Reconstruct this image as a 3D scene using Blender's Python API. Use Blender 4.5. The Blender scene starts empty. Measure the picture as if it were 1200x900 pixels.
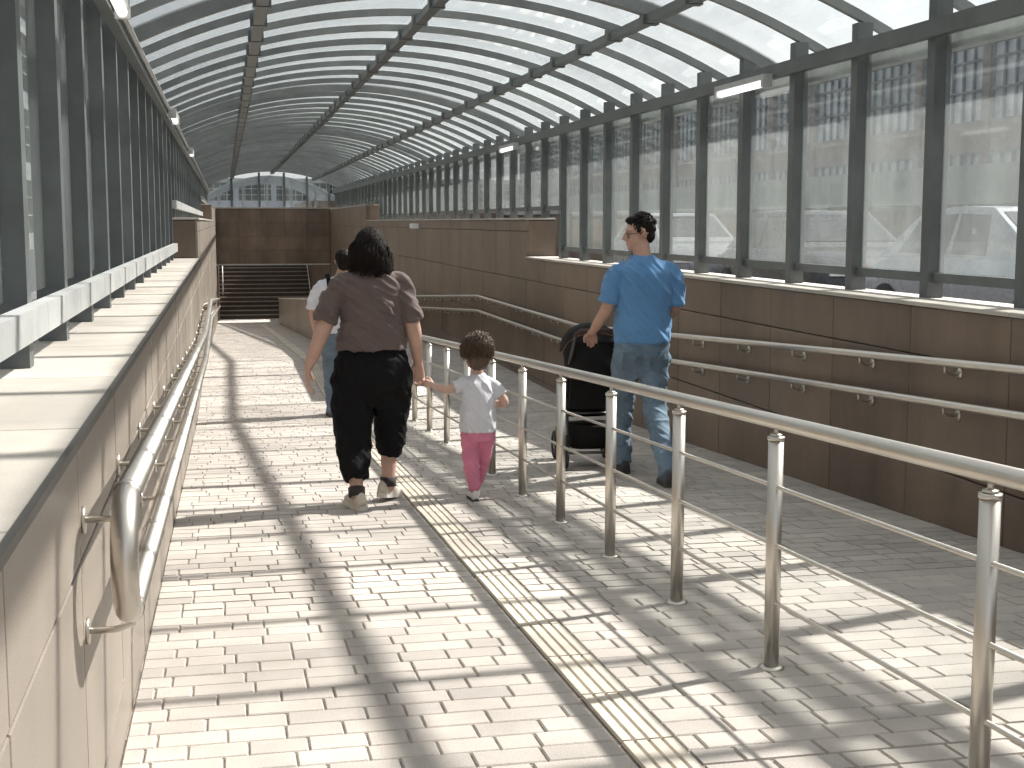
import bpy, bmesh, math, random
from mathutils import Vector, Matrix, noise as mnoise
R = math.radians
rnd = random.Random(7)
sc = bpy.context.scene
col = sc.collection

# ------------------------------------------------------------------ camera, sky, sun, exposure
CAMZ = 1.305
cam_d = bpy.data.cameras.new('camera')
cam = bpy.data.objects.new('camera', cam_d); col.objects.link(cam)
cam.location = (0, 0, CAMZ)
cam.rotation_euler = (R(90 - 6.77), 0, R(-11.81))
cam_d.sensor_width = 36; cam_d.lens = 48.0; cam_d.clip_start = 0.05; cam_d.clip_end = 3000
sc.camera = cam

SUNV = Vector((0.90, 0.30, 1.0)).normalized()          # towards the sun
SUN_EL = math.asin(SUNV.z); SUN_AZ = math.atan2(SUNV.x, SUNV.y)
world = bpy.data.worlds.new('World'); sc.world = world; world.use_nodes = True
wn, wl = world.node_tree.nodes, world.node_tree.links
wn.clear()
wo = wn.new('ShaderNodeOutputWorld'); bg = wn.new('ShaderNodeBackground')
sky = wn.new('ShaderNodeTexSky'); sky.sky_type = 'NISHITA'; sky.sun_disc = False
sky.sun_elevation = SUN_EL; sky.sun_rotation = SUN_AZ
sky.air_density = 1.0; sky.dust_density = 3.0; sky.ozone_density = 1.0
tc = wn.new('ShaderNodeTexCoord'); mp = wn.new('ShaderNodeMapping'); mp.inputs['Scale'].default_value = (1.6, 1.6, 4.5)
cn = wn.new('ShaderNodeTexNoise'); cn.inputs['Scale'].default_value = 1.7; cn.inputs['Detail'].default_value = 8; cn.inputs['Roughness'].default_value = .58
cr = wn.new('ShaderNodeValToRGB'); cr.color_ramp.elements[0].position = .36; cr.color_ramp.elements[1].position = .62
cr.color_ramp.elements[0].color = (.55, .55, .55, 1); cr.color_ramp.elements[1].color = (.97, .97, .97, 1)
cm = wn.new('ShaderNodeMix'); cm.data_type = 'RGBA'
cm.inputs['B'].default_value = (5.2, 5.25, 5.45, 1)
wl.new(tc.outputs['Generated'], mp.inputs['Vector']); wl.new(mp.outputs['Vector'], cn.inputs['Vector'])
wl.new(cn.outputs['Fac'], cr.inputs['Fac']); wl.new(cr.outputs['Color'], cm.inputs['Factor'])
wl.new(sky.outputs['Color'], cm.inputs['A']); wl.new(cm.outputs['Result'], bg.inputs['Color'])
bg.inputs['Strength'].default_value = 0.062
wl.new(bg.outputs['Background'], wo.inputs['Surface'])

sun_d = bpy.data.lights.new('sun', 'SUN'); sun_d.energy = 5.0; sun_d.angle = R(1.1); sun_d.color = (1, .962, .915)
sun = bpy.data.objects.new('sun', sun_d); col.objects.link(sun)
sun.rotation_euler = SUNV.to_track_quat('Z', 'Y').to_euler(); sun.location = (20, 10, 30)

sc.view_settings.view_transform = 'Standard'; sc.view_settings.look = 'None'
sc.view_settings.gamma = 1; sc.view_settings.exposure = 1.45
sc.view_settings.use_curve_mapping = False
sc.render.engine = 'CYCLES'
sc.cycles.max_bounces = 8; sc.cycles.diffuse_bounces = 5; sc.cycles.glossy_bounces = 3
sc.cycles.transmission_bounces = 3; sc.cycles.transparent_max_bounces = 14; sc.cycles.use_adaptive_sampling = True; sc.cycles.adaptive_threshold = .02
sc.cycles.use_light_tree = False
sc.cycles.use_denoising = True; sc.cycles.sample_clamp_indirect = 6

# ------------------------------------------------------------------ materials
MATS = {}
def _mat(name):
    m = bpy.data.materials.new(name); m.use_nodes = True
    n = m.node_tree.nodes; n.clear()
    return m, n, m.node_tree.links
def _noise(n, l, scale, detail=6, rough=.6, vec=None, stretch=None, world_pos=True):
    t = n.new('ShaderNodeTexNoise'); t.inputs['Scale'].default_value = scale
    t.inputs['Detail'].default_value = detail; t.inputs['Roughness'].default_value = rough
    if world_pos:
        g = n.new('ShaderNodeNewGeometry'); src = g.outputs['Position']
    else:
        g = n.new('ShaderNodeTexCoord'); src = g.outputs['Object']
    if stretch:
        m = n.new('ShaderNodeMapping'); m.inputs['Scale'].default_value = stretch
        l.new(src, m.inputs['Vector']); src = m.outputs['Vector']
    l.new(src, t.inputs['Vector'])
    return t
def _ramp(n, l, fac, stops):
    r = n.new('ShaderNodeValToRGB'); e = r.color_ramp.elements
    while len(e) < len(stops): e.new(.5)
    for i, (p, c) in enumerate(stops): e[i].position = p; e[i].color = (*c, 1)
    l.new(fac, r.inputs['Fac']); return r
def _mul(n, l, a, b, fac=1.0, mode='MULTIPLY'):
    x = n.new('ShaderNodeMix'); x.data_type = 'RGBA'; x.blend_type = mode
    x.inputs['Factor'].default_value = fac
    l.new(a, x.inputs['A']); l.new(b, x.inputs['B']); return x.outputs['Result']
def mat(name, c, rough=.6, metal=0.0, var=.12, nscale=6, bump=0.0, bscale=60, objvar=0.0, islandvar=0.0,
        speckle=0.0, stretch=None, rvar=.1, world_pos=True, sheen=0.0, spec=.5, blotch=0.0):
    if name in MATS: return MATS[name]
    m, n, l = _mat(name)
    out = n.new('ShaderNodeOutputMaterial'); p = n.new('ShaderNodeBsdfPrincipled')
    p.inputs['Metallic'].default_value = metal; p.inputs['Specular IOR Level'].default_value = spec
    t = _noise(n, l, nscale, 4, .62, stretch=stretch, world_pos=world_pos)
    lo = tuple(max(0, v * (1 - var)) for v in c); hi = tuple(min(1, v * (1 + var)) for v in c)
    colr = _ramp(n, l, t.outputs['Fac'], [(.28, lo), (.72, hi)]).outputs['Color']
    if blotch:
        b = _noise(n, l, .9, 5, .65, world_pos=world_pos)
        br = _ramp(n, l, b.outputs['Fac'], [(.3, (1 - blotch,) * 3), (.62, (1, 1, 1))])
        colr = _mul(n, l, colr, br.outputs['Color'])
    if speckle:
        s = _noise(n, l, 260, 3, .7, world_pos=world_pos)
        sr = _ramp(n, l, s.outputs['Fac'], [(.35, (1 - speckle,) * 3), (.65, (1 + speckle * .6,) * 3)])
        colr = _mul(n, l, colr, sr.outputs['Color'])
    if objvar or islandvar:
        if islandvar:
            g = n.new('ShaderNodeNewGeometry'); f = g.outputs['Random Per Island']; v = islandvar
        else:
            g = n.new('ShaderNodeObjectInfo'); f = g.outputs['Random']; v = objvar
        r = _ramp(n, l, f, [(0, (1 - v, 1 - v, 1 - v)), (.5, (1 - v * .2, 1 - v * .25, 1 - v * .3)), (1, (1 + v * .6, 1 + v * .52, 1 + v * .42))])
        colr = _mul(n, l, colr, r.outputs['Color'])
    l.new(colr, p.inputs['Base Color'])
    rr = n.new('ShaderNodeMapRange'); rr.inputs['To Min'].default_value = max(.02, rough - rvar); rr.inputs['To Max'].default_value = min(1, rough + rvar)
    l.new(t.outputs['Fac'], rr.inputs['Value']); l.new(rr.outputs['Result'], p.inputs['Roughness'])
    if bump:
        bt = _noise(n, l, bscale, 5, .6, world_pos=world_pos)
        bn = n.new('ShaderNodeBump'); bn.inputs['Strength'].default_value = bump; bn.inputs['Distance'].default_value = .01
        l.new(bt.outputs['Fac'], bn.inputs['Height']); l.new(bn.outputs['Normal'], p.inputs['Normal'])
    if sheen: p.inputs['Sheen Weight'].default_value = sheen
    l.new(p.outputs['BSDF'], out.inputs['Surface'])
    MATS[name] = m; return m
def glass(name, tint, dust, rough=.03, dustcol=(.62, .66, .64), dscale=1.4, trans=.55):
    if name in MATS: return MATS[name]
    m, n, l = _mat(name)
    out = n.new('ShaderNodeOutputMaterial')
    tr = n.new('ShaderNodeBsdfTransparent'); tr.inputs['Color'].default_value = (*tint, 1)
    gl = n.new('ShaderNodeBsdfGlossy'); gl.inputs['Roughness'].default_value = rough; gl.inputs['Color'].default_value = (.9, .93, .92, 1)
    lw = n.new('ShaderNodeLayerWeight'); lw.inputs['Blend'].default_value = .5
    pw = n.new('ShaderNodeMath'); pw.operation = 'POWER'; pw.inputs[1].default_value = 4.5; l.new(lw.outputs['Facing'], pw.inputs[0])
    fr = n.new('ShaderNodeMath'); fr.operation = 'MULTIPLY_ADD'; fr.inputs[1].default_value = .55; fr.inputs[2].default_value = .03; l.new(pw.outputs[0], fr.inputs[0])
    m1 = n.new('ShaderNodeMixShader'); l.new(fr.outputs[0], m1.inputs['Fac']); l.new(tr.outputs['BSDF'], m1.inputs[1]); l.new(gl.outputs['BSDF'], m1.inputs[2])
    df = n.new('ShaderNodeBsdfDiffuse'); df.inputs['Color'].default_value = (*dustcol, 1)
    tl = n.new('ShaderNodeBsdfTranslucent'); tl.inputs['Color'].default_value = (*dustcol, 1)
    md = n.new('ShaderNodeMixShader'); md.inputs['Fac'].default_value = trans
    l.new(df.outputs['BSDF'], md.inputs[1]); l.new(tl.outputs['BSDF'], md.inputs[2])
    t = _noise(n, l, dscale, 4, .66, stretch=(1, 1, .45)); oi = n.new('ShaderNodeObjectInfo')
    mr = n.new('ShaderNodeMapRange'); mr.inputs['From Min'].default_value = .3; mr.inputs['From Max'].default_value = .7
    mr.inputs['To Min'].default_value = dust * .45; mr.inputs['To Max'].default_value = dust * 1.6
    l.new(t.outputs['Fac'], mr.inputs['Value'])
    ob = n.new('ShaderNodeMapRange'); ob.inputs['To Min'].default_value = .75; ob.inputs['To Max'].default_value = 1.3
    l.new(oi.outputs['Random'], ob.inputs['Value'])
    mm = n.new('ShaderNodeMath'); mm.operation = 'MULTIPLY'; l.new(mr.outputs['Result'], mm.inputs[0]); l.new(ob.outputs['Result'], mm.inputs[1])
    m2 = n.new('ShaderNodeMixShader'); l.new(mm.outputs[0], m2.inputs['Fac']); l.new(m1.outputs['Shader'], m2.inputs[1]); l.new(md.outputs['Shader'], m2.inputs[2])
    l.new(m2.outputs['Shader'], out.inputs['Surface'])
    MATS[name] = m; return m

PAVE = (.495, .452, .408)
M_block = mat('paver_block', PAVE, .8, var=.10, nscale=3, bump=.35, bscale=160, objvar=.13, speckle=.14, blotch=.22)
M_blocks = mat('paver_blocks_far', PAVE, .8, var=.10, nscale=3, bump=.3, bscale=160, islandvar=.13, speckle=.14, blotch=.22)
M_joint = mat('paver_joint', (.34, .305, .27), .95, var=.3, nscale=20)
M_tact = mat('tactile_cream', (.57, .515, .435), .75, var=.12, nscale=8, bump=.2, objvar=.14, blotch=.15)
M_granl = mat('brown_granite_sunlit', (.285, .245, .205), .42, var=.14, nscale=2.2, objvar=.10, speckle=.2, stretch=(1, 1, .35), rvar=.12, blotch=.18, bump=.05, bscale=200)  # the same granite, lightened so the colour carries the sun on the left wall
M_gran = mat('brown_granite', (.195, .142, .102), .42, var=.24, nscale=3.2, objvar=.16, speckle=.25, stretch=(1, 1, .22), rvar=.14, blotch=.34, bump=.05, bscale=200)  # darker copy of that granite, toned for the faces in shade
M_granj = mat('panel_joint', (.10, .085, .07), .9, var=.2)
M_cap = mat('ledge_stone', (.46, .425, .375), .7, var=.1, nscale=4, objvar=.07, speckle=.12, blotch=.14, bump=.1, bscale=120)
M_trim = mat('dark_stone_trim', (.075, .07, .06), .45, var=.25, nscale=8)
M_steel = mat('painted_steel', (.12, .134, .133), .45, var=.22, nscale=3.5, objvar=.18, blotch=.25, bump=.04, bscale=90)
M_arch = mat('painted_steel_bounce_lit', (.205, .222, .22), .5, var=.2, nscale=3.5, objvar=.18, blotch=.2)  # same steel paint, lightened to stand for floor bounce on the ribs
M_ssteel = mat('stainless', (.60, .565, .51), .36, metal=1.0, var=.05, nscale=3, rvar=.03)
M_galv = mat('galvanised', (.5, .5, .49), .45, metal=.6, var=.15, nscale=15)
M_white = mat('white_enamel', (.8, .8, .78), .4, var=.05)
M_conc = mat('grey_concrete', (.33, .35, .33), .85, var=.15, nscale=2, blotch=.25, bump=.1)
M_asph = mat('asphalt', (.085, .085, .085), .9, var=.25, nscale=3, bump=.3, bscale=90)
M_glass = glass('side_glass', (.915, .935, .93), .175, dustcol=(.41, .43, .42), trans=.5)
M_roof = glass('roof_sheet', (.945, .95, .948), .17, dustcol=(.52, .56, .56), trans=.6, dscale=1.1)
M_gable = glass('gable_glass', (.97, .98, .98), .05)

# ------------------------------------------------------------------ mesh helpers
class MB:
    def __init__(s): s.v = []; s.f = []; s.M = Matrix.Identity(4)
    def add(s, vs, fs):
        b = len(s.v); s.v += [tuple(s.M @ Vector(v)) for v in vs]; s.f += [tuple(i + b for i in f) for f in fs]; return s
    def box(s, a, b):
        (x0, y0, z0), (x1, y1, z1) = a, b
        return s.add([(x0,y0,z0),(x1,y0,z0),(x1,y1,z0),(x0,y1,z0),(x0,y0,z1),(x1,y0,z1),(x1,y1,z1),(x0,y1,z1)],
              [(0,3,2,1),(4,5,6,7),(0,1,5,4),(1,2,6,5),(2,3,7,6),(3,0,4,7)])
    def bar(s, p, q, w, h, up=(0,0,1)):
        p, q = Vector(p), Vector(q); d = (q - p).normalized(); u = Vector(up)
        sd = d.cross(u).normalized(); u = sd.cross(d).normalized(); sd *= w/2; u *= h/2
        vs = [p-sd-u, p+sd-u, p+sd+u, p-sd+u, q-sd-u, q+sd-u, q+sd+u, q-sd+u]
        return s.add(vs, [(0,1,2,3),(7,6,5,4),(0,4,5,1),(1,5,6,2),(2,6,7,3),(3,7,4,0)])
    def tube(s, pts, r, n=10, cap=True):
        pts = [Vector(p) for p in pts]; rs = r if isinstance(r, (list, tuple)) else [r] * len(pts)
        rings = []; nrm = None
        for i, p in enumerate(pts):
            d = (pts[min(i+1, len(pts)-1)] - pts[max(i-1, 0)]).normalized()
            if nrm is None:
                nrm = d.cross(Vector((0,0,1)) if abs(d.z) < .9 else Vector((1,0,0))).normalized()
            else:
                nrm = (nrm - d * nrm.dot(d)).normalized()
            b = d.cross(nrm)
            rings.append([p + (nrm * math.cos(2*math.pi*k/n) + b * math.sin(2*math.pi*k/n)) * rs[i] for k in range(n)])
        return s.rings(rings, cap)
    def rings(s, rings, cap=True):
        n = len(rings[0]); vs = [v for r in rings for v in r]; fs = []
        for i in range(len(rings) - 1):
            for k in range(n):
                a, b = i*n + k, i*n + (k+1) % n
                fs.append((a, b, b+n, a+n))
        if cap:
            fs.append(tuple(reversed(range(n)))); fs.append(tuple((len(rings)-1)*n + k for k in range(n)))
        return s.add(vs, fs)
    def limb(s, pts, rad, n=14, flat=False):
        P = [Vector(p) for p in pts]; out, rs = [], []
        for i in range(len(P) - 1):
            p0, p1, p2, p3 = P[max(i-1,0)], P[i], P[i+1], P[min(i+2,len(P)-1)]
            for k in range(4):
                t = k / 4
                out.append(.5*((2*p1)+(p2-p0)*t+(2*p0-5*p1+4*p2-p3)*t*t+(3*p1-p0-3*p2+p3)*t**3))
                tt = t*t*(3-2*t); rs.append(rad[i]*(1-tt)+rad[i+1]*tt)
        out.append(P[-1]); rs.append(rad[-1])
        if flat:
            d0 = (out[0]-out[1]).normalized(); return s.tube([out[0]+d0*rs[0]*.7]+out, [rs[0]*.71]+rs, n)
        d0 = (out[0]-out[1]).normalized(); d1 = (out[-1]-out[-2]).normalized()
        pre = [out[0]+d0*rs[0]*c for c in (.95,.7)]; post = [out[-1]+d1*rs[-1]*c for c in (.7,.95)]
        return s.tube(pre+out+post, [rs[0]*.3, rs[0]*.71]+rs+[rs[-1]*.71, rs[-1]*.3], n)
    def torso(s, rows, n=24, e=2.3):
        rings = []
        for (z, cx, cy, rx, ry) in rows:
            ring = []
            for k in range(n):
                a = 2*math.pi*k/n; c, q = math.cos(a), math.sin(a)
                ring.append((cx+rx*math.copysign(abs(c)**(2/e), c), cy+ry*math.copysign(abs(q)**(2/e), q), z))
            rings.append(ring)
        return s.rings(rings)
    def ell(s, c, r, n=16, m=10):
        rings = []
        for i in range(1, m):
            ph = -math.pi/2 + math.pi*i/m
            rings.append([(c[0]+r[0]*math.cos(ph)*math.cos(2*math.pi*k/n), c[1]+r[1]*math.cos(ph)*math.sin(2*math.pi*k/n), c[2]+r[2]*math.sin(ph)) for k in range(n)])
        return s.rings(rings)
    def mesh(s, name, m=None, smooth=False):
        me = bpy.data.meshes.new(name); me.from_pydata(s.v, [], s.f); me.update()
        if m: me.materials.append(m)
        if smooth: me.polygons.foreach_set('use_smooth', [True] * len(me.polygons))
        return me
def link(name, me, parent=None, loc=(0,0,0), rot=(0,0,0)):
    o = bpy.data.objects.new(name, me); col.objects.link(o); o.parent = parent; o.location = loc; o.rotation_euler = rot
    return o
def build(mb, name, m, parent=None, smooth=False, loc=(0,0,0), rot=(0,0,0)):
    return link(name, mb.mesh(name, m, smooth), parent, loc, rot)
def tag(o, label=None, cat=None, group=None, kind=None):
    if label: o['label'] = label
    if cat: o['category'] = cat
    if group: o['group'] = group
    if kind: o['kind'] = kind
    return o
def thing(name, label, cat, loc=(0,0,0), rot=(0,0,0), group=None):
    o = bpy.data.objects.new(name, None); col.objects.link(o); o.location = loc; o.rotation_euler = rot; o.empty_display_size = .1
    return tag(o, label, cat, group)
def cham_mesh(name, sx, sy, sz, c, m):
    """a slab centred in x,y, top at z=0, all upper edges chamfered"""
    a, b = sx/2, sy/2
    vs = [(-a,-b,-sz),(a,-b,-sz),(a,b,-sz),(-a,b,-sz),(-a,-b,-c),(a,-b,-c),(a,b,-c),(-a,b,-c),
          (-a+c,-b+c,0),(a-c,-b+c,0),(a-c,b-c,0),(-a+c,b-c,0)]
    fs = [(8,9,10,11)] + [(i,(i+1)%4,4+(i+1)%4,4+i) for i in range(4)] + [(4+i,4+(i+1)%4,8+(i+1)%4,8+i) for i in range(4)]
    me = bpy.data.meshes.new(name); me.from_pydata(vs, [], fs); me.materials.append(m); me.update(); return me

# ------------------------------------------------------------------ the ramp
S1, S2 = .049, .0535
def zf(y):
    if y < 0: return 0.0
    if y < 14: return -S1*y
    if y < 20: return -S1*14
    if y < 50: return -S1*14 - S2*(y-20)
    return -S1*14 - S2*30
def slope(y): return S1 if 0 <= y < 14 else 0 if y < 20 or y >= 50 else S2
XL, XR = -.32, 3.74            # wall faces
TX0, TX1 = 1.070, 1.242        # tactile strip
YEND = 50.0
ys = [-8, 0, 14, 20, 50, 58]
mb = MB()
for a, b in zip(ys[:-1], ys[1:]):
    mb.add([(XL-.02, a, zf(a)-.008), (XR+.02, a, zf(a)-.008), (XR+.02, b, zf(b)-.008), (XL-.02, b, zf(b)-.008)], [(0,1,2,3)])
pav = build(mb, 'pavement', M_joint); tag(pav, kind='structure', label='pale paved ramp going down between the stone walls')
cache = {}
rows = []; y = -1.6; far = MB(); cnt = 0; ROW = .122
while y < YEND:
    for (xa, xb) in ((XL, TX0), (TX1, XR)):
        x = xa + .001; first = True
        while x < xb - .005:
            w = rnd.choice((.12, .165, .165, .205, .205, .245)) * (rnd.uniform(.3, 1) if first else 1)
            first = False
            if xb - (x + w) < .07: w = xb - x
            w = round(w, 2) if (xb - x - w) > .001 else w
            yc = y + ROW/2
            dz = rnd.uniform(-.0015, .001)
            sx, sy = w - .006, ROW - .006
            vis = 3.55 < yc and (x + w/2) < .62*yc + .1
            if vis and cnt < 300:
                cnt += 1
                k = round(sx, 3)
                if k not in cache: cache[k] = cham_mesh('paving_block', sx, sy, .03, .004, M_block)
                link('paving_block', cache[k], pav, (x + w/2, yc, zf(yc) + dz), (-math.atan(slope(yc)) + rnd.uniform(-.004, .004), rnd.uniform(-.006, .006), rnd.uniform(-.004, .004)))
            else:
                gp = .003 if yc < 6.5 else .0018; c = .004 if yc < 6.5 else .0022; sy = ROW - 2*gp
                z0 = [zf(yy) + dz for yy in (yc - sy/2, yc + sy/2)]
                x0, x1, y0, y1 = x + gp, x + w - gp, yc - sy/2, yc + sy/2
                far.add([(x0,y0,z0[0]-.012),(x1,y0,z0[0]-.012),(x1,y1,z0[1]-.012),(x0,y1,z0[1]-.012),
                         (x0+c,y0+c,z0[0]),(x1-c,y0+c,z0[0]),(x1-c,y1-c,z0[1]),(x0+c,y1-c,z0[1])],
                        [(4,5,6,7),(0,1,5,4),(1,2,6,5),(2,3,7,6),(3,0,4,7)])
            x += w
    y += ROW
tag(build(far, 'paving_blocks', M_blocks, pav), kind='stuff')
# tactile tiles: a base with four long ribs
TL = .46
def tactile_mesh(L):
    mb = MB(); W = TX1 - TX0 - .008
    mb.box((-W/2, -L/2+.003, -.03), (W/2, L/2-.003, -.002)); nb = len(mb.f)
    for i in range(4):
        xc = -W/2 + W*(i+.5)/4; a, b = .0185, .0145
        vs = []
        for yy in (-L/2+.005, L/2-.005): vs += [(xc-a, yy, -.0022), (xc+a, yy, -.0022), (xc+b, yy, .006), (xc-b, yy, .006)]
        mb.add(vs, [(0,1,2,3),(7,6,5,4),(1,5,6,2),(2,6,7,3),(3,7,4,0)])
    me = mb.mesh('tactile_tile', M_tact); me.materials.append(mat('groove_dirt', (.21, .18, .14), .9, var=.3, nscale=20))
    for p in me.polygons: p.material_index = 1 if p.index < nb else 0
    return me
tm = tactile_mesh(TL); y = .4
while y < 46:
    yc = y + TL/2
    link('tactile_tile', tm, pav, ((TX0+TX1)/2 + rnd.uniform(-.002,.002), yc, zf(yc)), (-math.atan(slope(yc)), 0, 0)); y += TL

# the street around the ramp
mb = MB(); X0, X1, Y0, Y1, B = -.67, 4.10, -7.9, 66, 1500
mb.add([(-B,-B,0),(B,-B,0),(B,Y0,0),(-B,Y0,0)], [(0,1,2,3)]); mb.add([(-B,Y1,0),(B,Y1,0),(B,B,0),(-B,B,0)], [(0,1,2,3)])
mb.add([(-B,Y0,0),(X0,Y0,0),(X0,Y1,0),(-B,Y1,0)], [(0,1,2,3)]); mb.add([(X1,Y0,0),(B,Y0,0),(B,Y1,0),(X1,Y1,0)], [(0,1,2,3)])
tag(build(mb, 'ground', M_asph), kind='structure', label='dark asphalt street around the underpass')

# ------------------------------------------------------------------ stone walls
LEDGE = CAMZ - .436
YS1, YS2 = 17.0, 36.5
T1, T2 = CAMZ + .05, CAMZ + .46
def top_at(y): return LEDGE if y < YS1 else T1 if y < YS2 else T2
COURSES = [1.185, .575, -.025, -.625, -1.225, -1.825, -2.425]
pcache = {}
def panel(parent, xface, sgn, y0, y1, z0, z1, m):
    """a slab of facing stone on a wall face; sgn is the side the face looks to"""
    k = (round(y1-y0, 3), round(z1-z0, 3), m.name)
    if k not in pcache: pcache[k] = cham_mesh('stone_panel', k[1]-.008, k[0]-.007, .028, .003, m)
    o = link('stone_panel', pcache[k], parent, (xface, (y0+y1)/2, (z0+z1)/2), (0, R(90)*sgn, 0))
    o.location.x += rnd.uniform(-.0015, .0015)
def stone_wall(side, label):
    xf = XL if side < 0 else XR; sg = 1 if side < 0 else -1
    xo = -.69 if side < 0 else 4.12
    t = thing('retaining_wall', label, 'wall', (0, 0, 0))
    core = MB(); xin = xf - sg*.020
    for a, b in ((-6, YS1), (YS1, YS2), (YS2, 51.0)):
        tp = top_at((a+b)/2) - .023
        core.box((min(xin, xo), a + (.02 if a > 0 else 0), -3), (max(xin, xo), b + (.02 if b < 50 else 0), tp))
    build(core, 'core', M_granj, t)
    y = -2.0
    while y < 50:
        y1 = min(y + 1.0, 50.0)
        tp = top_at(y + .01)
        zs = [tp - .023] + [c for c in COURSES if c < tp - .1]
        for za, zb in zip(zs[:-1], zs[1:]):
            if za < zf(y1) - .02: continue
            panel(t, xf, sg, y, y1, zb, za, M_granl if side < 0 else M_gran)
        # coping
        k = ('cap', round(y1-y, 2))
        wdt = abs(xo - xf) + .018
        if (k, side) not in pcache: pcache[(k, side)] = cham_mesh('coping_slab', wdt, (y1-y)-.005, .023, .004, M_cap)
        cx = (xo + xf)/2 + sg*.009
        link('coping_slab', pcache[(k, side)], t, (cx, (y+y1)/2, tp))
        y += 1.0
    # faces of the two steps in the wall
    for ysx, lo, hi in ((YS1, LEDGE, T1), (YS2, T1, T2)):
        me = cham_mesh('stone_panel', abs(xo-xf) - .03, hi-lo-.04, .02, .003, M_gran)
        link('stone_panel', me, t, ((xo+xf)/2 - sg*.012, ysx - .001, (lo+hi)/2 - .016), (R(90), 0, 0))
    if side < 0:
        tr = MB(); tr.box((xf+.0185, -4, LEDGE-.016), (xf+.024, YS1, LEDGE+.002)); tr.box((xf+.010, -4, LEDGE+.0008), (xf+.0185, YS1, LEDGE+.002))
        build(tr, 'edge_trim', M_trim, t)
    return t
stone_wall(-1, 'sunlit brown stone wall with a broad pale ledge, along the left of the ramp')
stone_wall(1, 'shaded brown stone wall carrying two steel rails, along the right of the ramp')

# wall over the passage at the foot of the ramp
PB, PT = CAMZ - 1.50, CAMZ + .52
t = thing('lintel_wall', 'dark brown stone wall above the passage at the foot of the ramp', 'wall', (1.77, 50.2, PB))
mb = MB(); mb.box((XL-.33-1.77, .03, 0), (XR+.3-1.77, .45, PT-PB-.05)); build(mb, 'core', M_granj, t)
for j in range(4):
    for i in range(5):
        w, h = (XR-XL)/5, (PT-PB-.05)/4
        me = pcache.setdefault('lin', cham_mesh('stone_panel', w-.006, h-.006, .03, .003, M_gran))
        link('stone_panel', me, t, (XL-1.77+w*(i+.5), 0, h*(j+.5)), (R(90), 0, 0))
mb = MB(); mb.box((XL-.33-1.77, -.03, PT-PB-.046), (XR+.33-1.77, .48, PT-PB)); build(mb, 'coping', M_cap, t)
mb = MB(); mb.box((XL-1.77, -.045, -.05), (XR-1.77, .02, -.002)); build(mb, 'edge_trim', M_galv, t)

# low stone wall down the middle beyond the landing
t = thing('parapet_wall', 'low stone-clad parapet down the middle near the foot of the ramp', 'wall', (1.82, 24, zf(24)))
y = 22.5; mb = MB()
for a in range(31):
    y0 = 15.5 + a; y1 = y0 + 1; zt0, zt1 = zf(y0)+.84, zf(y1)+.84
    s = MB(); s.add([(-.10,y0+.004-24,zf(y0)-.1-zf(24)),(.10,y0+.004-24,zf(y0)-.1-zf(24)),(.10,y1-.004-24,zf(y1)-.1-zf(24)),(-.10,y1-.004-24,zf(y1)-.1-zf(24)),
        (-.10,y0+.004-24,zt0-zf(24)),(.10,y0+.004-24,zt0-zf(24)),(.10,y1-.004-24,zt1-zf(24)),(-.10,y1-.004-24,zt1-zf(24))],
        [(0,3,2,1),(4,5,6,7),(0,1,5,4),(1,2,6,5),(2,3,7,6),(3,0,4,7)])
    build(s, 'stone_panel', M_gran, t)
    s = MB(); s.bar((0, y0-24, zt0+.02-zf(24)), (0, y1-.004-24, zt1+.02-zf(24)), .25, .038); build(s, 'coping_slab', M_cap, t)

# stairs rising beyond the passage, and the passage's side walls
M_step = mat('step_stone_shaded', (.075, .06, .048), .6, var=.2, nscale=5, speckle=.2, objvar=.2)  # shade over the far stairs is put into the step colour
M_nose = mat('nosing_light_edge', (.30, .26, .21), .6, var=.25, nscale=6)  # pale strip colour paints the light caught along the tread edges
t = thing('staircase', 'shaded stone stairs rising beyond the passage at the end', 'staircase', (1.5, 52, zf(55)))
for i in range(20):
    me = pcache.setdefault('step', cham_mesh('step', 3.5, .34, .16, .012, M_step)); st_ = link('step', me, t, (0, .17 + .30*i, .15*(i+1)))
    link('lit_nosing', pcache.setdefault('nos', MB().box((-1.745, -.172, -.03), (1.745, -.13, .003)).mesh('lit_nosing', M_nose)), st_)
mb = MB(); mb.add([(-1.7,0,-.2),(1.7,0,-.2),(1.7,6,-.2),(-1.7,6,-.2),(-1.7,.3,-.02),(1.7,.3,-.02),(1.7,6.2,2.85),(-1.7,6.2,2.85)],
       [(0,3,2,1),(4,5,6,7),(0,1,5,4),(1,2,6,5),(2,3,7,6),(3,0,4,7)]); build(mb, 'core', M_granj, t)
for sx in (-1.62, 1.62):
    mb = MB(); mb.tube([(sx, .0, .9), (sx, 6, 3.9)], .018, 8); build(mb, 'handrail', M_galv, t, True)
t = thing('passage', 'dark underpass leading off to the right below the far wall', 'tunnel', (6, 52, zf(55)))
mb = MB(); mb.box((-2.2, -1.5, 2.3), (6, 12, 2.5)); build(mb, 'ceiling', M_conc, t)
mb = MB(); mb.box((-2.74, .9, -.2), (6, 1.1, 4.4)); build(mb, 'wall', M_gran, t)
mb = MB(); mb.box((6, -1.5, -.2), (6.2, 12, 2.5)); build(mb, 'end_wall', M_gran, t)
t = thing('stair_wall', 'brown side wall of the far stairs on the right', 'wall', (3.40, 53, zf(55)))
mb = MB(); mb.box((-.14, .12, -.2), (.14, 13, 4.4)); build(mb, 'core', M_gran, t)
t = thing('stair_wall', 'brown side wall of the far stairs on the left', 'wall', (-.42, 51, zf(55)))
mb = MB(); mb.box((-.13, 0.05, -.2), (.162, 14, 4.1)); build(mb, 'core', M_gran, t)

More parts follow.
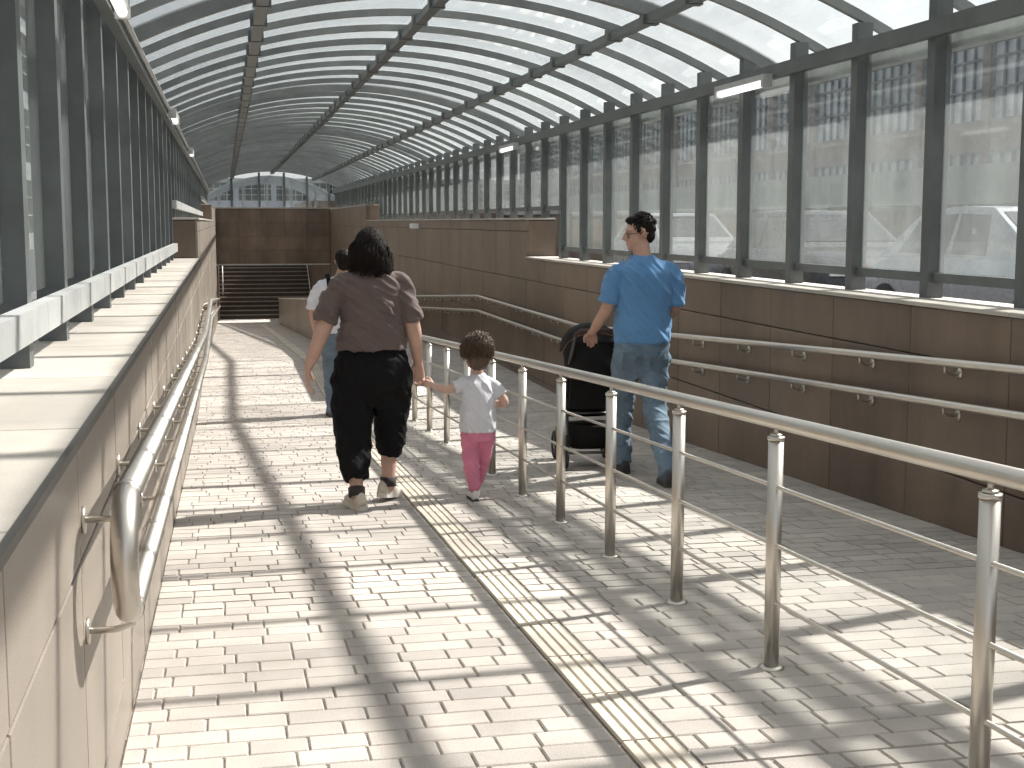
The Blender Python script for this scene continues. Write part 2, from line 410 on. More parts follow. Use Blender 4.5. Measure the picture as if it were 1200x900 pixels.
# ------------------------------------------------------------------ canopy
GXL, GXR = -.63, 4.0
CX, RAD, APEX = (GXL+GXR)/2, 5.3, CAMZ + 1.82
def za(x): return APEX - (RAD - math.sqrt(RAD*RAD - (x-CX)**2))
OV = .34
XA, XB = GXL-OV, GXR+OV
EAVE = CAMZ + 1.08
SP = .98; YA0 = 7.26 - SP*10
NA = int((50.6 - YA0)/SP) + 1
AY = [YA0 + SP*i for i in range(NA)]
can = thing('canopy', 'arched grey steel and glass canopy roofing the whole ramp', 'canopy', (CX, 0, EAVE))
def arch_mesh(w, h):
    mb = MB(); n = 28; rings = []
    for i in range(n+1):
        x = XA + (XB-XA)*i/n; z = za(x); nx, nz = (x-CX)/RAD, math.sqrt(1-((x-CX)/RAD)**2)
        rings.append([(x-CX+nx*o, yy, z-EAVE+nz*o) for (o, yy) in ((-h/2,-w/2),(-h/2,w/2),(h/2,w/2),(h/2,-w/2))])
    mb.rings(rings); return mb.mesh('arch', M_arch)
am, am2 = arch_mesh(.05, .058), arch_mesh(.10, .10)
PURL = [.30, CX+.03, 3.20]
def post_mesh(h):
    mb = MB(); mb.box((-.05, -.045, 0), (.05, .045, h)); return mb.mesh('post', M_steel)
pm = {}
nodem = MB().box((-.066, -.045, -.057), (.066, .045, .04)).mesh('node_bracket', M_steel)
for i, y in enumerate(AY):
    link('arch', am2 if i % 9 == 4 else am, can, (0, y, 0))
    for gx in (GXL, GXR):
        b = top_at(y) ; k = (round(b,3), gx < 0)
        if k not in pm: pm[k] = post_mesh(za(gx) - .035 - b)
        link('post', pm[k], can, (gx-CX, y, b-EAVE))
    for px in PURL: link('node_bracket', nodem, can, (px-CX, y, za(px)-.055-EAVE))
L0, L1 = AY[0]-.1, AY[-1]+.15
for px in PURL:
    s = MB(); z = za(px) - .075 - EAVE; s.box((px-CX-.042, L0, z-.03), (px-CX+.042, L1, z+.035)); build(s, 'purlin', M_steel, can)
for px in (XA+.03, XB-.03):
    s = MB(); z = za(px) - .06 - EAVE; s.box((px-CX-.03, L0, z-.05), (px-CX+.03, L1, z+.02)); build(s, 'edge_beam', M_steel, can)
for gx, sg in ((GXL, 1), (GXR, -1)):
    s = MB(); xi = gx-CX+sg*.052; s.box((min(xi, xi+sg*.06), L0, -.05), (max(xi, xi+sg*.06), L1, .045)); build(s, 'eave_beam', M_steel, can)
    s = MB(); xo = gx-CX-sg*.075; s.box((min(xo, xo-sg*.09), L0, -.10), (max(xo, xo-sg*.09), L1, -.02)); build(s, 'gutter', M_galv, can)
s = MB(); s.tube([(GXL-CX+.132, L0, .005), (GXL-CX+.132, L1, .005)], .016, 8); build(s, 'conduit', M_galv, can, True)
# kick rails and panes, bay by bay
panes = {}
for i in range(NA-1):
    y0, y1 = AY[i], AY[i+1]; b = top_at(y1)
    if top_at(y0) != b: b = max(b, top_at(y0))
    for gx, sg in ((GXL, 1), (GXR, -1)):
        h0, h1 = (.105, .195) if sg > 0 else (.09, .145)
        xk = gx + sg*.052 if sg > 0 else gx - .02
        k = ('kick', sg)
        if k not in panes:
            s = MB(); s.box((0, .0015 if sg > 0 else .047, 0), (.05, SP-.0015 if sg > 0 else SP-.047, h1-h0)); panes[k] = s.mesh('kick_rail', M_steel if sg < 0 else mat('kick_rail_sunlit', (.44,.45,.44), .5, metal=.2, var=.12, nscale=8, objvar=.1))  # left rail gets a pale colour that stands in for sunlight on it
        link('kick_rail', panes[k], can, (xk-CX, y0, b+h0-EAVE))
        hp = EAVE + .03 - (b + h1 + .004); k = ('pane', round(hp, 3))
        if k not in panes:
            s = MB(); s.box((-.004, .047, 0), (.004, SP-.047, hp)); panes[k] = s.mesh('pane', M_glass)
        link('pane', panes[k], can, (gx-CX-sg*.02, y0, b+h1+.004-EAVE))
edges = [XA+.01] + PURL + [XB-.01]
for e0, e1 in zip(edges[:-1], edges[1:]):
    s = MB(); rings = []
    for q in range(7):
        x = e0 + .004 + (e1-e0-.008)*q/6; nx, nz = (x-CX)/RAD, math.sqrt(1-((x-CX)/RAD)**2); z = za(x)
        rings.append([(x-CX+nx*o, yy, z-EAVE+nz*o) for (o, yy) in ((.034,.006),(.034,SP-.006),(.042,SP-.006),(.042,.006))])
    s.rings(rings); me = s.mesh('roof_sheet', M_roof)
    for i in range(NA-1): link('roof_sheet', me, can, (0, AY[i], 0))
# gable at the far end
yg = AY[-1] + .02
for px in (PURL[0]-.03, PURL[0]+.95, CX+.45, PURL[2]-.25, PURL[2]+.55):
    s = MB(); s.box((px-CX-.04, yg, PT-EAVE), (px-CX+.04, yg+.06, za(px)-.04-EAVE)); build(s, 'mullion', M_steel, can)
for a, b in zip([GXL+.05, PURL[0]+.02, PURL[0]+1.0, CX+.5, PURL[2]-.2], [PURL[0]-.08, PURL[0]+.9, CX+.4, PURL[2]-.3, PURL[2]+.5]):
    s = MB(); r = [[(x-CX, yg+.025, PT+.01-EAVE), (x-CX, yg+.033, PT+.01-EAVE), (x-CX, yg+.033, za(x)-.05-EAVE), (x-CX, yg+.025, za(x)-.05-EAVE)] for x in (a, (a*2+b)/3, (a+2*b)/3, b)]
    s.rings(r); build(s, 'gable_pane', M_gable, can)

m_, n_, l_ = _mat('lit_tube'); o_ = n_.new('ShaderNodeOutputMaterial'); e_ = n_.new('ShaderNodeEmission'); e_.inputs['Color'].default_value = (1, .98, .93, 1); e_.inputs['Strength'].default_value = .75
l_.new(e_.outputs[0], o_.inputs['Surface']); M_tube = m_
# tube lamps under the eaves
def lamp(x, y, z, label, tilt=0):
    t = thing('tube_lamp', label, 'lamp', (x, y, z), (0, tilt, 0), 'tube lamps fixed under the eaves')
    s = MB(); s.box((-.035, -.48, -.01), (.035, .48, .03)); build(s, 'housing', M_galv, t)
    s = MB(); s.tube([(0, -.46, -.03), (0, .46, -.03)], .026, 10); build(s, 'diffuser', M_tube, t, True)
    for e in (-1, 1):
        s = MB(); s.box((-.037, e*.48-.02, -.062), (.037, e*.48+.02, .031)); build(s, 'end_cap', M_galv, t)
lamp(GXR-.16, 9.9, EAVE-.055, 'white tube lamp under the right eave, the one nearest the camera')
lamp(GXR-.16, 18.6, EAVE-.055, 'small white tube lamp far along the right eave')
lamp(GXL+.16, 6.7, EAVE-.02, 'white tube lamp at the top left corner under the left eave')
lamp(GXL+.16, 14.3, EAVE-.02, 'white tube lamp halfway along the left eave')
lamp(GXL+.16, 21.5, EAVE-.02, 'farthest white tube lamp on the left eave')
t = thing('wall_lamp', 'small white lamp box on top of the right stone wall', 'lamp', (XR-.03, 27, T1-.13))
s = MB(); s.box((-.10, -.16, -.05), (.028, .16, .05)); build(s, 'housing', M_white, t)
s = MB(); s.box((-.115, -.13, -.035), (-.101, .13, .035)); build(s, 'diffuser', M_white, t)

# ------------------------------------------------------------------ rails
def arc(c, u, v, r, a0, a1, n=10): return [Vector(c)+(Vector(u)*math.cos(a0+(a1-a0)*i/n)+Vector(v)*math.sin(a0+(a1-a0)*i/n))*r for i in range(n+1)]
MX = 1.79
mr = thing('handrail', 'stainless steel handrail on posts dividing the ramp into two lanes', 'handrail', (MX, 4.66, zf(4.66)))
def rel(y, h): return Vector((0, y-4.66, zf(y)-zf(4.66)+h))
PY = [.9, 1.9, 2.93] + [4.24 + 1.0*i for i in range(10)]
HR = .85
postm = MB().tube([(0,0,.006),(0,0,.79)], .026, 16).tube([(0,0,.788),(0,0,.80)], .029, 16).mesh('post', M_ssteel, True)
ros = MB().tube([(0,0,-.004),(0,0,.006),(0,0,.012)], [.045,.045,.03], 18).mesh('floor_flange', M_ssteel, True)
pin = MB().tube([(0,0,.80),(0,0,.835)], .008, 10).tube([(0,0,.800),(0,0,.808)], .02, 12).mesh('rail_bracket', M_ssteel, True)
for y in PY:
    for nm, me in (('post', postm), ('floor_flange', ros), ('rail_bracket', pin)): link(nm, me, mr, rel(y, 0))
yend = PY[-1] + .35
s = MB(); s.tube([rel(.6, HR), rel(5, HR), rel(yend, HR)], .025, 16); build(s, 'top_rail', M_ssteel, mr, True)
for h in (.63, .43, .235):
    s = MB(); s.tube([rel(.9, h)+Vector((.0,0,0)), rel(6, h), rel(PY[-1], h)], .0075, 8); build(s, 'bar', M_ssteel, mr, True)
def wall_rail(name, label, x, hs, pts_y, sgn, loop):
    t = thing(name, label, 'handrail', (x, pts_y[0], zf(pts_y[0])))
    o = Vector((x, pts_y[0], zf(pts_y[0])))
    P = lambda y, h: Vector((x, y, zf(y)+h)) - o
    r = .029 if loop else .022
    for h in hs: 
        s = MB(); ypts = [pts_y[0]] + [q for q in (14, 20) if pts_y[0] < q < pts_y[1]] + [pts_y[1]]
        path = []
        for i, q in enumerate(ypts):
            if 0 < i < len(ypts)-1: path += [P(q-.12, h), P(q, h), P(q+.12, h)]
            else: path.append(P(q, h))
        s.tube(path, r, 14); build(s, 'rail', M_ssteel, t, True)
    if loop:
        hm, rr = (hs[0]+hs[1])/2, (hs[0]-hs[1])/2
        s = MB(); s.tube(arc(P(pts_y[0], hm), (0,0,1), (0,-1,0), rr, 0, math.pi, 16), r, 14); build(s, 'end_loop', M_ssteel, t, True)
        for q in (.0, .95):
            for h in hs: s = MB(); s.tube([P(pts_y[0]+q-.012, h), P(pts_y[0]+q+.012, h)], r+.002, 14); build(s, 'sleeve', M_ssteel, t, True)
    xw = (XL if sgn < 0 else XR) - x
    bm = MB().tube([(0,0,-.02),(0,0,-.05),(xw*.35,0,-.062),(xw,0,-.062)], .008, 8).mesh('bracket', M_ssteel, True)
    rm = MB().tube([(xw*.93,0,-.062),(xw*.999,0,-.062)], .03, 14).mesh('rosette', M_ssteel, True)
    y = pts_y[0] + .06
    while y < min(pts_y[1], 40):
        for h in hs:
            b = link('bracket', bm, t, P(y, h)); link('rosette', rm, b)
        y += .98
wall_rail('wall_handrail', 'pair of steel rails with a looped end on the sunlit left wall', XL+.10, (.87, .62), (3.0, 46), -1, True)
wall_rail('wall_handrail', 'pair of steel rails fixed along the shaded right wall', XR-.085, (.895, .677), (1.5, 40), 1, False)

# ------------------------------------------------------------------ people
def fuse(mb, name, m, voxel=.008, smooth=6, folds=None, parent=None, seed=0):
    me = mb.mesh('tmp'); o = bpy.data.objects.new('tmp', me); col.objects.link(o)
    r = o.modifiers.new('r', 'REMESH'); r.mode = 'VOXEL'; r.voxel_size = voxel
    sm = o.modifiers.new('s', 'SMOOTH'); sm.factor = .5; sm.iterations = smooth
    dg = bpy.context.evaluated_depsgraph_get()
    nm = bpy.data.meshes.new_from_object(o.evaluated_get(dg)); nm.name = name
    bpy.data.objects.remove(o); bpy.data.meshes.remove(me)
    if folds:
        amp, fx, fz, tilt = folds
        nor = [v.normal.copy() for v in nm.vertices]
        for v, nn in zip(nm.vertices, nor):
            c = v.co
            q = Vector((c.x*fx + c.z*tilt + seed, c.y*fx - seed, c.z*fz + c.x*tilt))
            d = mnoise.fractal(q, 1.0, 2.0, 3)
            d = -abs(d) * 1.3 + .35
            r2 = 1 - min(1, abs(mnoise.noise(Vector((q.x*1.9 + 7, q.y*1.9, q.z*1.6 + 3)))) * 3.2)
            v.co = c + nn * amp * (d + .55 * r2 * r2)
    nm.materials.clear(); nm.materials.append(m)
    nm.polygons.foreach_set('use_smooth', [True]*len(nm.polygons)); nm.update()
    ob = bpy.data.objects.new(name, nm); col.objects.link(ob); ob.parent = parent
    return ob
def hand(mb, w, d, pn, side, curl=.5, s=1.0, spread=.2):
    w, d, pn = Vector(w), Vector(d).normalized(), Vector(pn); pn = (pn - d*pn.dot(d)).normalized()
    l = d.cross(pn).normalized() * side
    for i in range(4):
        off = .028 - .0185*i
        k = w + d*(.085 - .004*abs(i-1))*s + l*off*s
        mb.limb([w + l*off*.6*s, (w+k)/2 + l*off*.2*s - pn*.003*s, k], [.017*s, .0155*s, .0115*s], 10)
        dd = (d + l*spread*(.3-.2*i)).normalized(); p = k; L = (.044, .05, .046, .036)[i]*s; a = 0
        pts = [p]; 
        for j in range(3):
            a += curl*(.55 if j == 0 else .8)
            p = p + (dd*math.cos(a) + pn*math.sin(a))*L*(1, .68, .55)[j]; pts.append(p)
        mb.limb(pts, [.0105*s, .0098*s, .009*s, .0078*s], 10)
    b = w + d*.022*s + l*.024*s
    t1 = b + (d*.62 + l*.55 + pn*.45).normalized()*.045*s; t2 = t1 + (d*.85 + l*.1 + pn*.5).normalized()*.034*s; t3 = t2 + (d*.9 - l*.1 + pn*.45).normalized()*.026*s
    mb.limb([b - d*.012*s, b, t1, t2, t3], [.014*s, .0165*s, .0125*s, .011*s, .0088*s], 10)
def head(mb, c, yaw=0, pitch=0, s=1.0, child=False):
    """c: centre of the skull; faces +Y before yaw"""
    old = mb.M; mb.M = old @ Matrix.Translation(c) @ Matrix.Rotation(yaw, 4, 'Z') @ Matrix.Rotation(pitch, 4, 'X') @ Matrix.Scale(s, 4)
    j = .7 if child else 1.0
    mb.ell((0, -.012, .022), (.076, .094, .090)); mb.ell((0, .030, -.045), (.058*(.9+.1/j), .062, .070*j+.012))
    mb.ell((0, .062, -.098*j), (.030, .024, .020)); mb.ell((.047, .015, -.07*j), (.020, .035, .03)); mb.ell((-.047, .015, -.07*j), (.020, .035, .03))
    mb.limb([(0, .080, .012), (0, .096, -.012), (0, .104, -.034)], [.009, .011, .013], 10); mb.ell((.011, .092, -.037), (.010, .011, .008)); mb.ell((-.011, .092, -.037), (.010, .011, .008))
    mb.limb([(-.045, .064, .022), (0, .080, .026), (.045, .064, .022)], [.011, .013, .011], 8)
    mb.limb([(-.020, .078, -.064), (0, .088, -.061), (.020, .078, -.064)], [.006, .008, .006], 8); mb.limb([(-.018, .077, -.075), (0, .085, -.076), (.018, .077, -.075)], [.006, .009, .006], 8)
    for e in (-1, 1):
        mb.ell((e*.034, .064, -.016), (.020, .014, .014)); mb.limb([(e*.076, -.008, .016), (e*.086, -.02, .020), (e*.088, -.022, -.008), (e*.079, -.008, -.034)], [.008, .010, .010, .008], 8)
    M = mb.M; mb.M = old
    return M
def shoe(parent, loc, yaw, pitch, L, m_up, m_sole, label=None):
    """loc: the point on the ground under the middle of the foot"""
    T = Matrix.Translation(loc) @ Matrix.Rotation(yaw, 4, 'Z') @ Matrix.Rotation(pitch, 4, 'X')
    k = L/.27; up = MB(); up.M = T; rings = []
    prof = [(-.130,.026,.050,.066),(-.120,.034,.066,.084),(-.085,.039,.074,.092),(-.045,.038,.072,.090),(-.005,.038,.058,.075),(.04,.043,.046,.06),(.085,.046,.040,.05),(.118,.038,.034,.042),(.136,.020,.026,.032)]
    for (yy, w, hm, ht) in prof:
        rings.append([(w*math.copysign(abs(math.cos(a))**.8, math.cos(a))*k, yy*k, (.022 + max(0, math.sin(a))*ht - (.004 if math.sin(a) < 0 else 0))*k) for a in [2*math.pi*q/14 for q in range(14)]])
    up.rings(rings); o = build(up, 'shoe', m_up, parent, True)
    so = MB(); so.M = T; out = [(-.132,.022),(-.12,.034),(-.08,.039),(0,.041),(.05,.047),(.09,.049),(.122,.040),(.141,.020)]
    lo = [(-w*k, yy*k) for yy, w in out] + [(w*k, yy*k) for yy, w in reversed(out)]
    n = len(lo); so.add([(x, yy, .001*k) for x, yy in lo] + [(x, yy, .030*k) for x, yy in lo], [tuple(range(n)), tuple(reversed(range(n, 2*n)))] + [(i, n+i, n+(i+1)%n, (i+1)%n) for i in range(n)])
    build(so, 'sole', m_sole, o); return o
def strands(mb, roots, r, n=5):
    for pts in roots: 
        m = len(pts); mb.tube(pts, [r*(1 - .75*(i/(m-1))**2) for i in range(m)], n)
def skin_mat(name, c): return mat(name, c, .55, var=.10, nscale=14, world_pos=False, bump=.05, bscale=160)
M_skin = skin_mat('skin_fair', (.50, .315, .245)); M_skin2 = skin_mat('skin_child', (.55, .36, .285)); M_skin3 = skin_mat('skin_man', (.46, .275, .205))
M_hair = mat('hair_dark_brown', (.011, .0075, .006), .6, var=.4, nscale=25, world_pos=False, spec=.15)
M_hair2 = mat('hair_brown', (.085, .05, .03), .45, var=.4, nscale=25, world_pos=False)
def cloth(name, c, var=.1, bump=.12, rough=.85): return mat(name, c, rough, var=var, nscale=9, world_pos=False, bump=bump, bscale=240, sheen=.15)
M_tee = cloth('tee_plum_brown', (.115, .084, .075)); M_blk = mat('trousers_black', (.008, .008, .009), .9, var=.25, nscale=9, world_pos=False, bump=.12, bscale=240, spec=.15)
M_wtee = cloth('tee_white', (.62, .62, .66)); M_pink = cloth('leggings_pink', (.62, .20, .30), .15)
M_btee = cloth('tee_blue', (.095, .235, .44)); M_jean = mat('denim', (.125, .18, .235), .85, var=.35, nscale=7, world_pos=False, bump=.25, bscale=300)
M_jean2 = mat('denim_pale', (.12, .165, .21), .85, var=.35, nscale=9, world_pos=False, bump=.25, bscale=300)
M_sho = cloth('shoe_cream', (.55, .50, .42)); M_shoew = cloth('shoe_white', (.7, .68, .66)); M_shod = cloth('shoe_dark', (.05, .05, .055))
M_sole = mat('sole_pale', (.6, .57, .52), .7); M_soled = mat('sole_dark', (.06, .055, .05), .8)
M_sock = cloth('sock_dark', (.03, .022, .02)); M_frame = mat('spectacle_frame', (.015, .015, .016), .3)
M_lens = glass('spectacle_lens', (.9, .92, .92), .02)

def person_root(name, label, x, y):
    return Vector((x, y, zf(y)))
# --- woman in the plum tee
WX, WY = .845, 8.16; W0 = Vector((WX, WY, zf(WY)))
def g(dx, dy, h=0): return (dx, dy, zf(WY+dy)-zf(WY)+h)
lf, rf = (-.115, -.10), (.105, .16)
b = MB()
# legs
b.limb([(-.10, 0, .86), (-.115, .03, .50), g(lf[0], lf[1]-.06, .10)], [.085, .06, .040]); b.limb([g(lf[0], lf[1]-.06, .08), g(lf[0], lf[1]+.08, .045)], [.036, .03])
b.limb([(.10, 0, .86), (.115, .12, .50), g(rf[0], rf[1]-.05, .12)], [.085, .062, .042]); b.limb([g(rf[0], rf[1]-.06, .09), g(rf[0], rf[1]+.07, .05)], [.036, .03])
b.torso([(.80, 0, 0, .17, .12), (.95, 0, 0, .19, .13), (1.1, 0, 0, .17, .12), (1.25, 0, -.01, .165, .11), (1.33, 0, -.015, .15, .09), (1.38, 0, -.01, .08, .06)])
b.limb([(0, -.01, 1.34), (0, 0, 1.42), (0, .01, 1.50)], [.066, .053, .05])
hc = Vector((0, .015, 1.552)); head(b, hc, R(-6), 0, .95)
# arms
lw, rw = Vector((-.375, .02, .845)), Vector((.285, .04, .855))
b.limb([(-.150, -.015, 1.31), (-.228, -.022, 1.215), (-.280, -.03, 1.09), (-.335, -.01, .95), lw], [.042, .050, .049, .042, .028]); hand(b, lw, (-.10, .12, -1), (.9, .1, 0), -1, .45, .92)
b.limb([(.150, -.015, 1.31), (.205, -.022, 1.215), (.243, -.03, 1.09), (.270, .0, .96), rw], [.042, .050, .049, .042, .028]); hand(b, rw, (.12, .08, -1), (-.3, -1, 0), 1, .95, .92)
woman = fuse(b, 'person', M_skin, .0065, 4); woman.location = W0
tag(woman, 'dark-haired person in a plum tee and cropped black trousers, walking hand in hand', 'person')
b = MB()
b.torso([(.95, 0, 0, .212, .155), (.98, 0, 0, .211, .155), (1.04, 0, 0, .198, .148), (1.12, 0, -.005, .182, .138), (1.21, 0, -.01, .180, .132), (1.30, 0, -.015, .178, .124), (1.365, 0, -.018, .174, .105), (1.408, 0, -.015, .130, .085), (1.44, 0, -.01, .078, .062)])
for e, el in ((-1, (-.280, -.03, 1.115)), (1, (.245, -.03, 1.115))):
    b.limb([(e*.11, -.015, 1.37), (e*.172, -.018, 1.335), (el[0]*.87, -.024, 1.23), el], [.050, .066, .066, .074], 16, True)
fuse(b, 'tee_shirt', M_tee, .008, 5, (.016, 5, 10, 5), woman, 3)
b = MB()
b.torso([(.60, 0, .01, .15, .06), (.66, 0, .01, .19, .10), (.73, 0, 0, .215, .145), (.80, 0, 0, .224, .165), (.88, 0, 0, .216, .164), (.935, 0, 0, .196, .142), (.98, 0, 0, .180, .126), (1.0, 0, 0, .172, .12)])
b.limb([(-.115, .0, .80), (-.118, .01, .60), (-.116, -.03, .38), g(lf[0]+.005, lf[1]-.05, .185)], [.128, .122, .102, .080], 18, True)
b.limb([(.115, .0, .80), (.122, .07, .60), (.120, .10, .42), g(rf[0]+.012, rf[1]-.05, .285)], [.128, .114, .092, .072], 18, True)
fuse(b, 'trousers', M_blk, .008, 14, (.016, 6, 5, 3), woman, 8)
shoe(woman, g(lf[0], lf[1]), R(12), R(0), .275, M_sho, M_sole); shoe(woman, g(rf[0]+.01, rf[1]+.01, .012), R(-28), R(-10), .275, M_sho, M_sole)
for (kn, an) in (((-.115, .03, .50), g(lf[0], lf[1]-.06, .10)), ((.115, .12, .50), g(rf[0], rf[1]-.05, .12))):
    kn, an = Vector(kn), Vector(an); d = (kn-an).normalized(); b = MB()
    b.tube([an+d*-.025, an+d*.0, an+d*.03, an+d*.032, an+d*.0], [.049, .050, .051, .046, .040], 18); build(b, 'sock', M_sock, woman, True)
b = MB(); b.ell(hc + Vector((0, -.018, .022)), (.092, .100, .100)); b.ell(hc+Vector((0,-.045,-.05)), (.100, .066, .11))
rr = random.Random(3); st = []
for i in range(900):
    a = rr.uniform(-.45, math.pi+.45); ph = rr.uniform(.0, 1.5)
    d = Vector((math.cos(a)*math.cos(ph), -math.sin(a)*math.cos(ph), math.sin(ph)))
    p0 = hc + Vector((0, -.018, .02)) + Vector((d.x*.091, d.y*.099, d.z*.101)); pts = [p0]
    out = Vector((d.x, d.y - .12, 0)); out = out.normalized() if out.length > .02 else Vector((0, -1, 0))
    lock = math.floor(a*5) ; w1 = lock*2.1 + rr.uniform(-.5, .5); w2 = rr.uniform(10, 14)
    zend = 1.412 + .02*math.sin(lock*1.7) + rr.uniform(-.025, .03) - .018*out.x; n = 11
    for k in range(1, n):
        t = k/(n-1); rad = .104 + .020*math.sin(t*2.5) + .016*math.sin(w1 + t*w2) * t + rr.uniform(-.002, .002) + .006*t*t - .008*(1-t)
        z = p0.z + (zend - p0.z)*t
        sd = Vector((-out.y, out.x, 0))*math.cos(w1 + t*w2)*.020*t
        tgt = hc + Vector((0, -.018, 0)) + Vector((out.x*rad, out.y*(rad-.004), 0)); f = min(1, t*1.9)
        pts.append(Vector((p0.x*(1-f)+tgt.x*f, p0.y*(1-f)+tgt.y*f, z)) + sd)
    st.append(pts)
hb = fuse(b, 'hair', M_hair, .008, 6, (.008, 30, 8, 0), woman, 2)
b2 = MB(); strands(b2, st, .0042, 4); build(b2, 'strands', M_hair, hb, True)

# --- small child in white and pink
GX, GY = 1.50, 8.20; G0 = Vector((GX, GY, zf(GY))); q = .985
def gg(dx, dy, h=0): return (dx, dy, zf(GY+dy)-zf(GY)+h)
glf, grf = (-.035, -.02), (-.015, .12)
b = MB(); hc = Vector((-.005, .01, .905))
head(b, hc, R(28), 0, .92, True)
b.limb([(0, 0, .74), (-.003, .005, .83)], [.036, .036])
b.torso([(.40, 0, 0, .085, .07), (.50, 0, 0, .092, .078), (.62, 0, 0, .09, .07), (.72, 0, 0, .085, .06), (.77, 0, 0, .04, .04)])
b.limb([(-.045, 0, .44), (-.045, .01, .25), gg(glf[0], glf[1]-.035, .07)], [.055, .043, .03]); b.limb([(.045, 0, .44), (.04, .07, .25), gg(grf[0]+.02, grf[1]-.03, .07)], [.055, .043, .03])
glw = Vector((-.275, .0, .715)); b.limb([(-.075, 0, .725), (-.15, 0, .697), (-.20, 0, .690), glw], [.024, .028, .027, .019])
hand(b, glw, (-1, .05, .35), (0, 1, .2), -1, .9, .6)
grw = Vector((.085, .09, .60)); b.limb([(.07, 0, .72), (.132, -.01, .662), (.165, -.02, .60), (.135, .04, .585), grw], [.024, .028, .027, .023, .019]); hand(b, grw, (-.3, .9, .1), (-1, 0, 0), 1, .7, .6)
girl = fuse(b, 'person', M_skin2, .0052, 4); girl.location = G0
tag(girl, 'small child in a white tee and pink leggings, holding a hand', 'person')
b = MB(); b.torso([(.425, 0, 0, .110, .09), (.45, 0, 0, .113, .093), (.55, 0, 0, .108, .088), (.66, 0, 0, .103, .08), (.73, 0, -.002, .095, .068), (.77, 0, 0, .055, .048), (.785, 0, 0, .042, .04)])
b.limb([(-.05, 0, .742), (-.10, 0, .72), (-.150, 0, .698)], [.032, .040, .044], 14, True); b.limb([(.05, 0, .742), (.105, -.005, .70), (.145, -.01, .645)], [.032, .040, .045], 14, True)
fuse(b, 'tee_shirt', M_wtee, .006, 7, (.008, 8, 6, 5), girl, 5)
b = MB(); b.torso([(.37, 0, 0, .085, .075), (.42, 0, 0, .10, .085), (.48, 0, 0, .095, .08)])
b.limb([(-.046, 0, .42), (-.046, .008, .25), gg(glf[0], glf[1]-.035, .085)], [.064, .05, .038]); b.limb([(.046, 0, .42), (.042, .065, .25), gg(grf[0]+.02, grf[1]-.03, .085)], [.064, .05, .038])
fuse(b, 'leggings', M_pink, .006, 5, (.008, 9, 12, 4), girl, 6)
shoe(girl, gg(*glf), R(4), 0, .165, M_shoew, M_soled); shoe(girl, gg(grf[0]+.02, grf[1]), R(-6), 0, .165, M_shoew, M_soled)
b = MB(); b.ell(hc+Vector((0, -.015, .03)), (.090, .098, .096)); b.ell(hc+Vector((0.0, -.06, -.03)), (.072, .05, .07)); hb = fuse(b, 'hair', M_hair2, .007, 5, (.007, 30, 10, 0), girl, 1)
st = []; rr = random.Random(5)
for i in range(700):
    a = rr.uniform(-.4, math.pi+.4); ph = rr.uniform(.0, 1.55); d = Vector((math.cos(a)*math.cos(ph), -math.sin(a)*math.cos(ph), math.sin(ph)))
    cc = hc + Vector((0, -.015, .03)); p = cc + Vector((d.x*.09, d.y*.098, d.z*.096)); pts = [p]
    v = Vector((d.x*.25 + rr.uniform(-.3,.3), -.55*(1-abs(d.x)) + rr.uniform(-.3,.2), -.55 + rr.uniform(-.3,.3)))
    for k in range(6):
        v = (v + Vector((rr.uniform(-.3,.3), rr.uniform(-.3,.3), -.15))).normalized(); p = p + v*.014
        q_ = p - cc; rad_ = math.sqrt((q_.x/.09)**2 + (q_.y/.098)**2 + (q_.z/.096)**2)
        lim = 1.02 + .045*k*rr.random() + (.14 if rr.random() < .10 else 0)
        if q_.z > -.07: p = cc + q_*(lim/rad_)
        pts.append(p)
    st.append(pts)
b2 = MB(); strands(b2, st, .0026, 4); build(b2, 'strands', M_hair2, hb, True)

# --- man in blue with the pushchair
NX, NY = 2.735, 8.80; N0 = Vector((NX, NY, zf(NY)))
def gm(dx, dy, h=0): return (dx, dy, zf(NY+dy)-zf(NY)+h)
mlf, mrf = (-.05, .36), (.07, -.36)
b = MB(); hc = Vector((-.02, .03, 1.665)); HM = head(b, hc, R(82), R(-4))
b.limb([(0, -.01, 1.45), (-.005, .005, 1.53), (-.012, .02, 1.60)], [.07, .06, .056])
b.torso([(.86, 0, 0, .155, .11), (1.0, 0, 0, .155, .11), (1.15, 0, 0, .16, .11), (1.32, 0, -.01, .17, .11), (1.41, 0, -.02, .15, .085), (1.47, 0, -.01, .08, .06)])
b.limb([(-.088, .01, .84), (-.082, .19, .50), (-.06, .26, .28), gm(mlf[0], mlf[1]-.06, .085)], [.075, .054, .045, .038]); b.limb([(.088, .0, .84), (.088, -.02, .50), (.08, -.24, .26), gm(mrf[0], mrf[1]-.06, .085)], [.075, .054, .045, .038])
mlw = Vector((-.275, .26, .985)); b.limb([(-.150, -.018, 1.38), (-.222, -.02, 1.28), (-.245, .01, 1.16), (-.265, .14, 1.06), mlw], [.042, .046, .043, .038, .026]); hand(b, mlw, (.18, .8, -.25), (0, -.2, -1), 1, .95, 1)
mrw = Vector((.10, .30, 1.0)); b.limb([(.150, -.018, 1.38), (.222, -.02, 1.28), (.232, .02, 1.16), (.17, .18, 1.06), mrw], [.042, .046, .043, .038, .026]); hand(b, mrw, (-.2, .8, -.25), (0, -.2, -1), -1, .95, 1)
man = fuse(b, 'person', M_skin3, .0065, 4); man.location = N0
tag(man, 'person in glasses, blue tee and jeans looking left while pushing the pushchair', 'person')
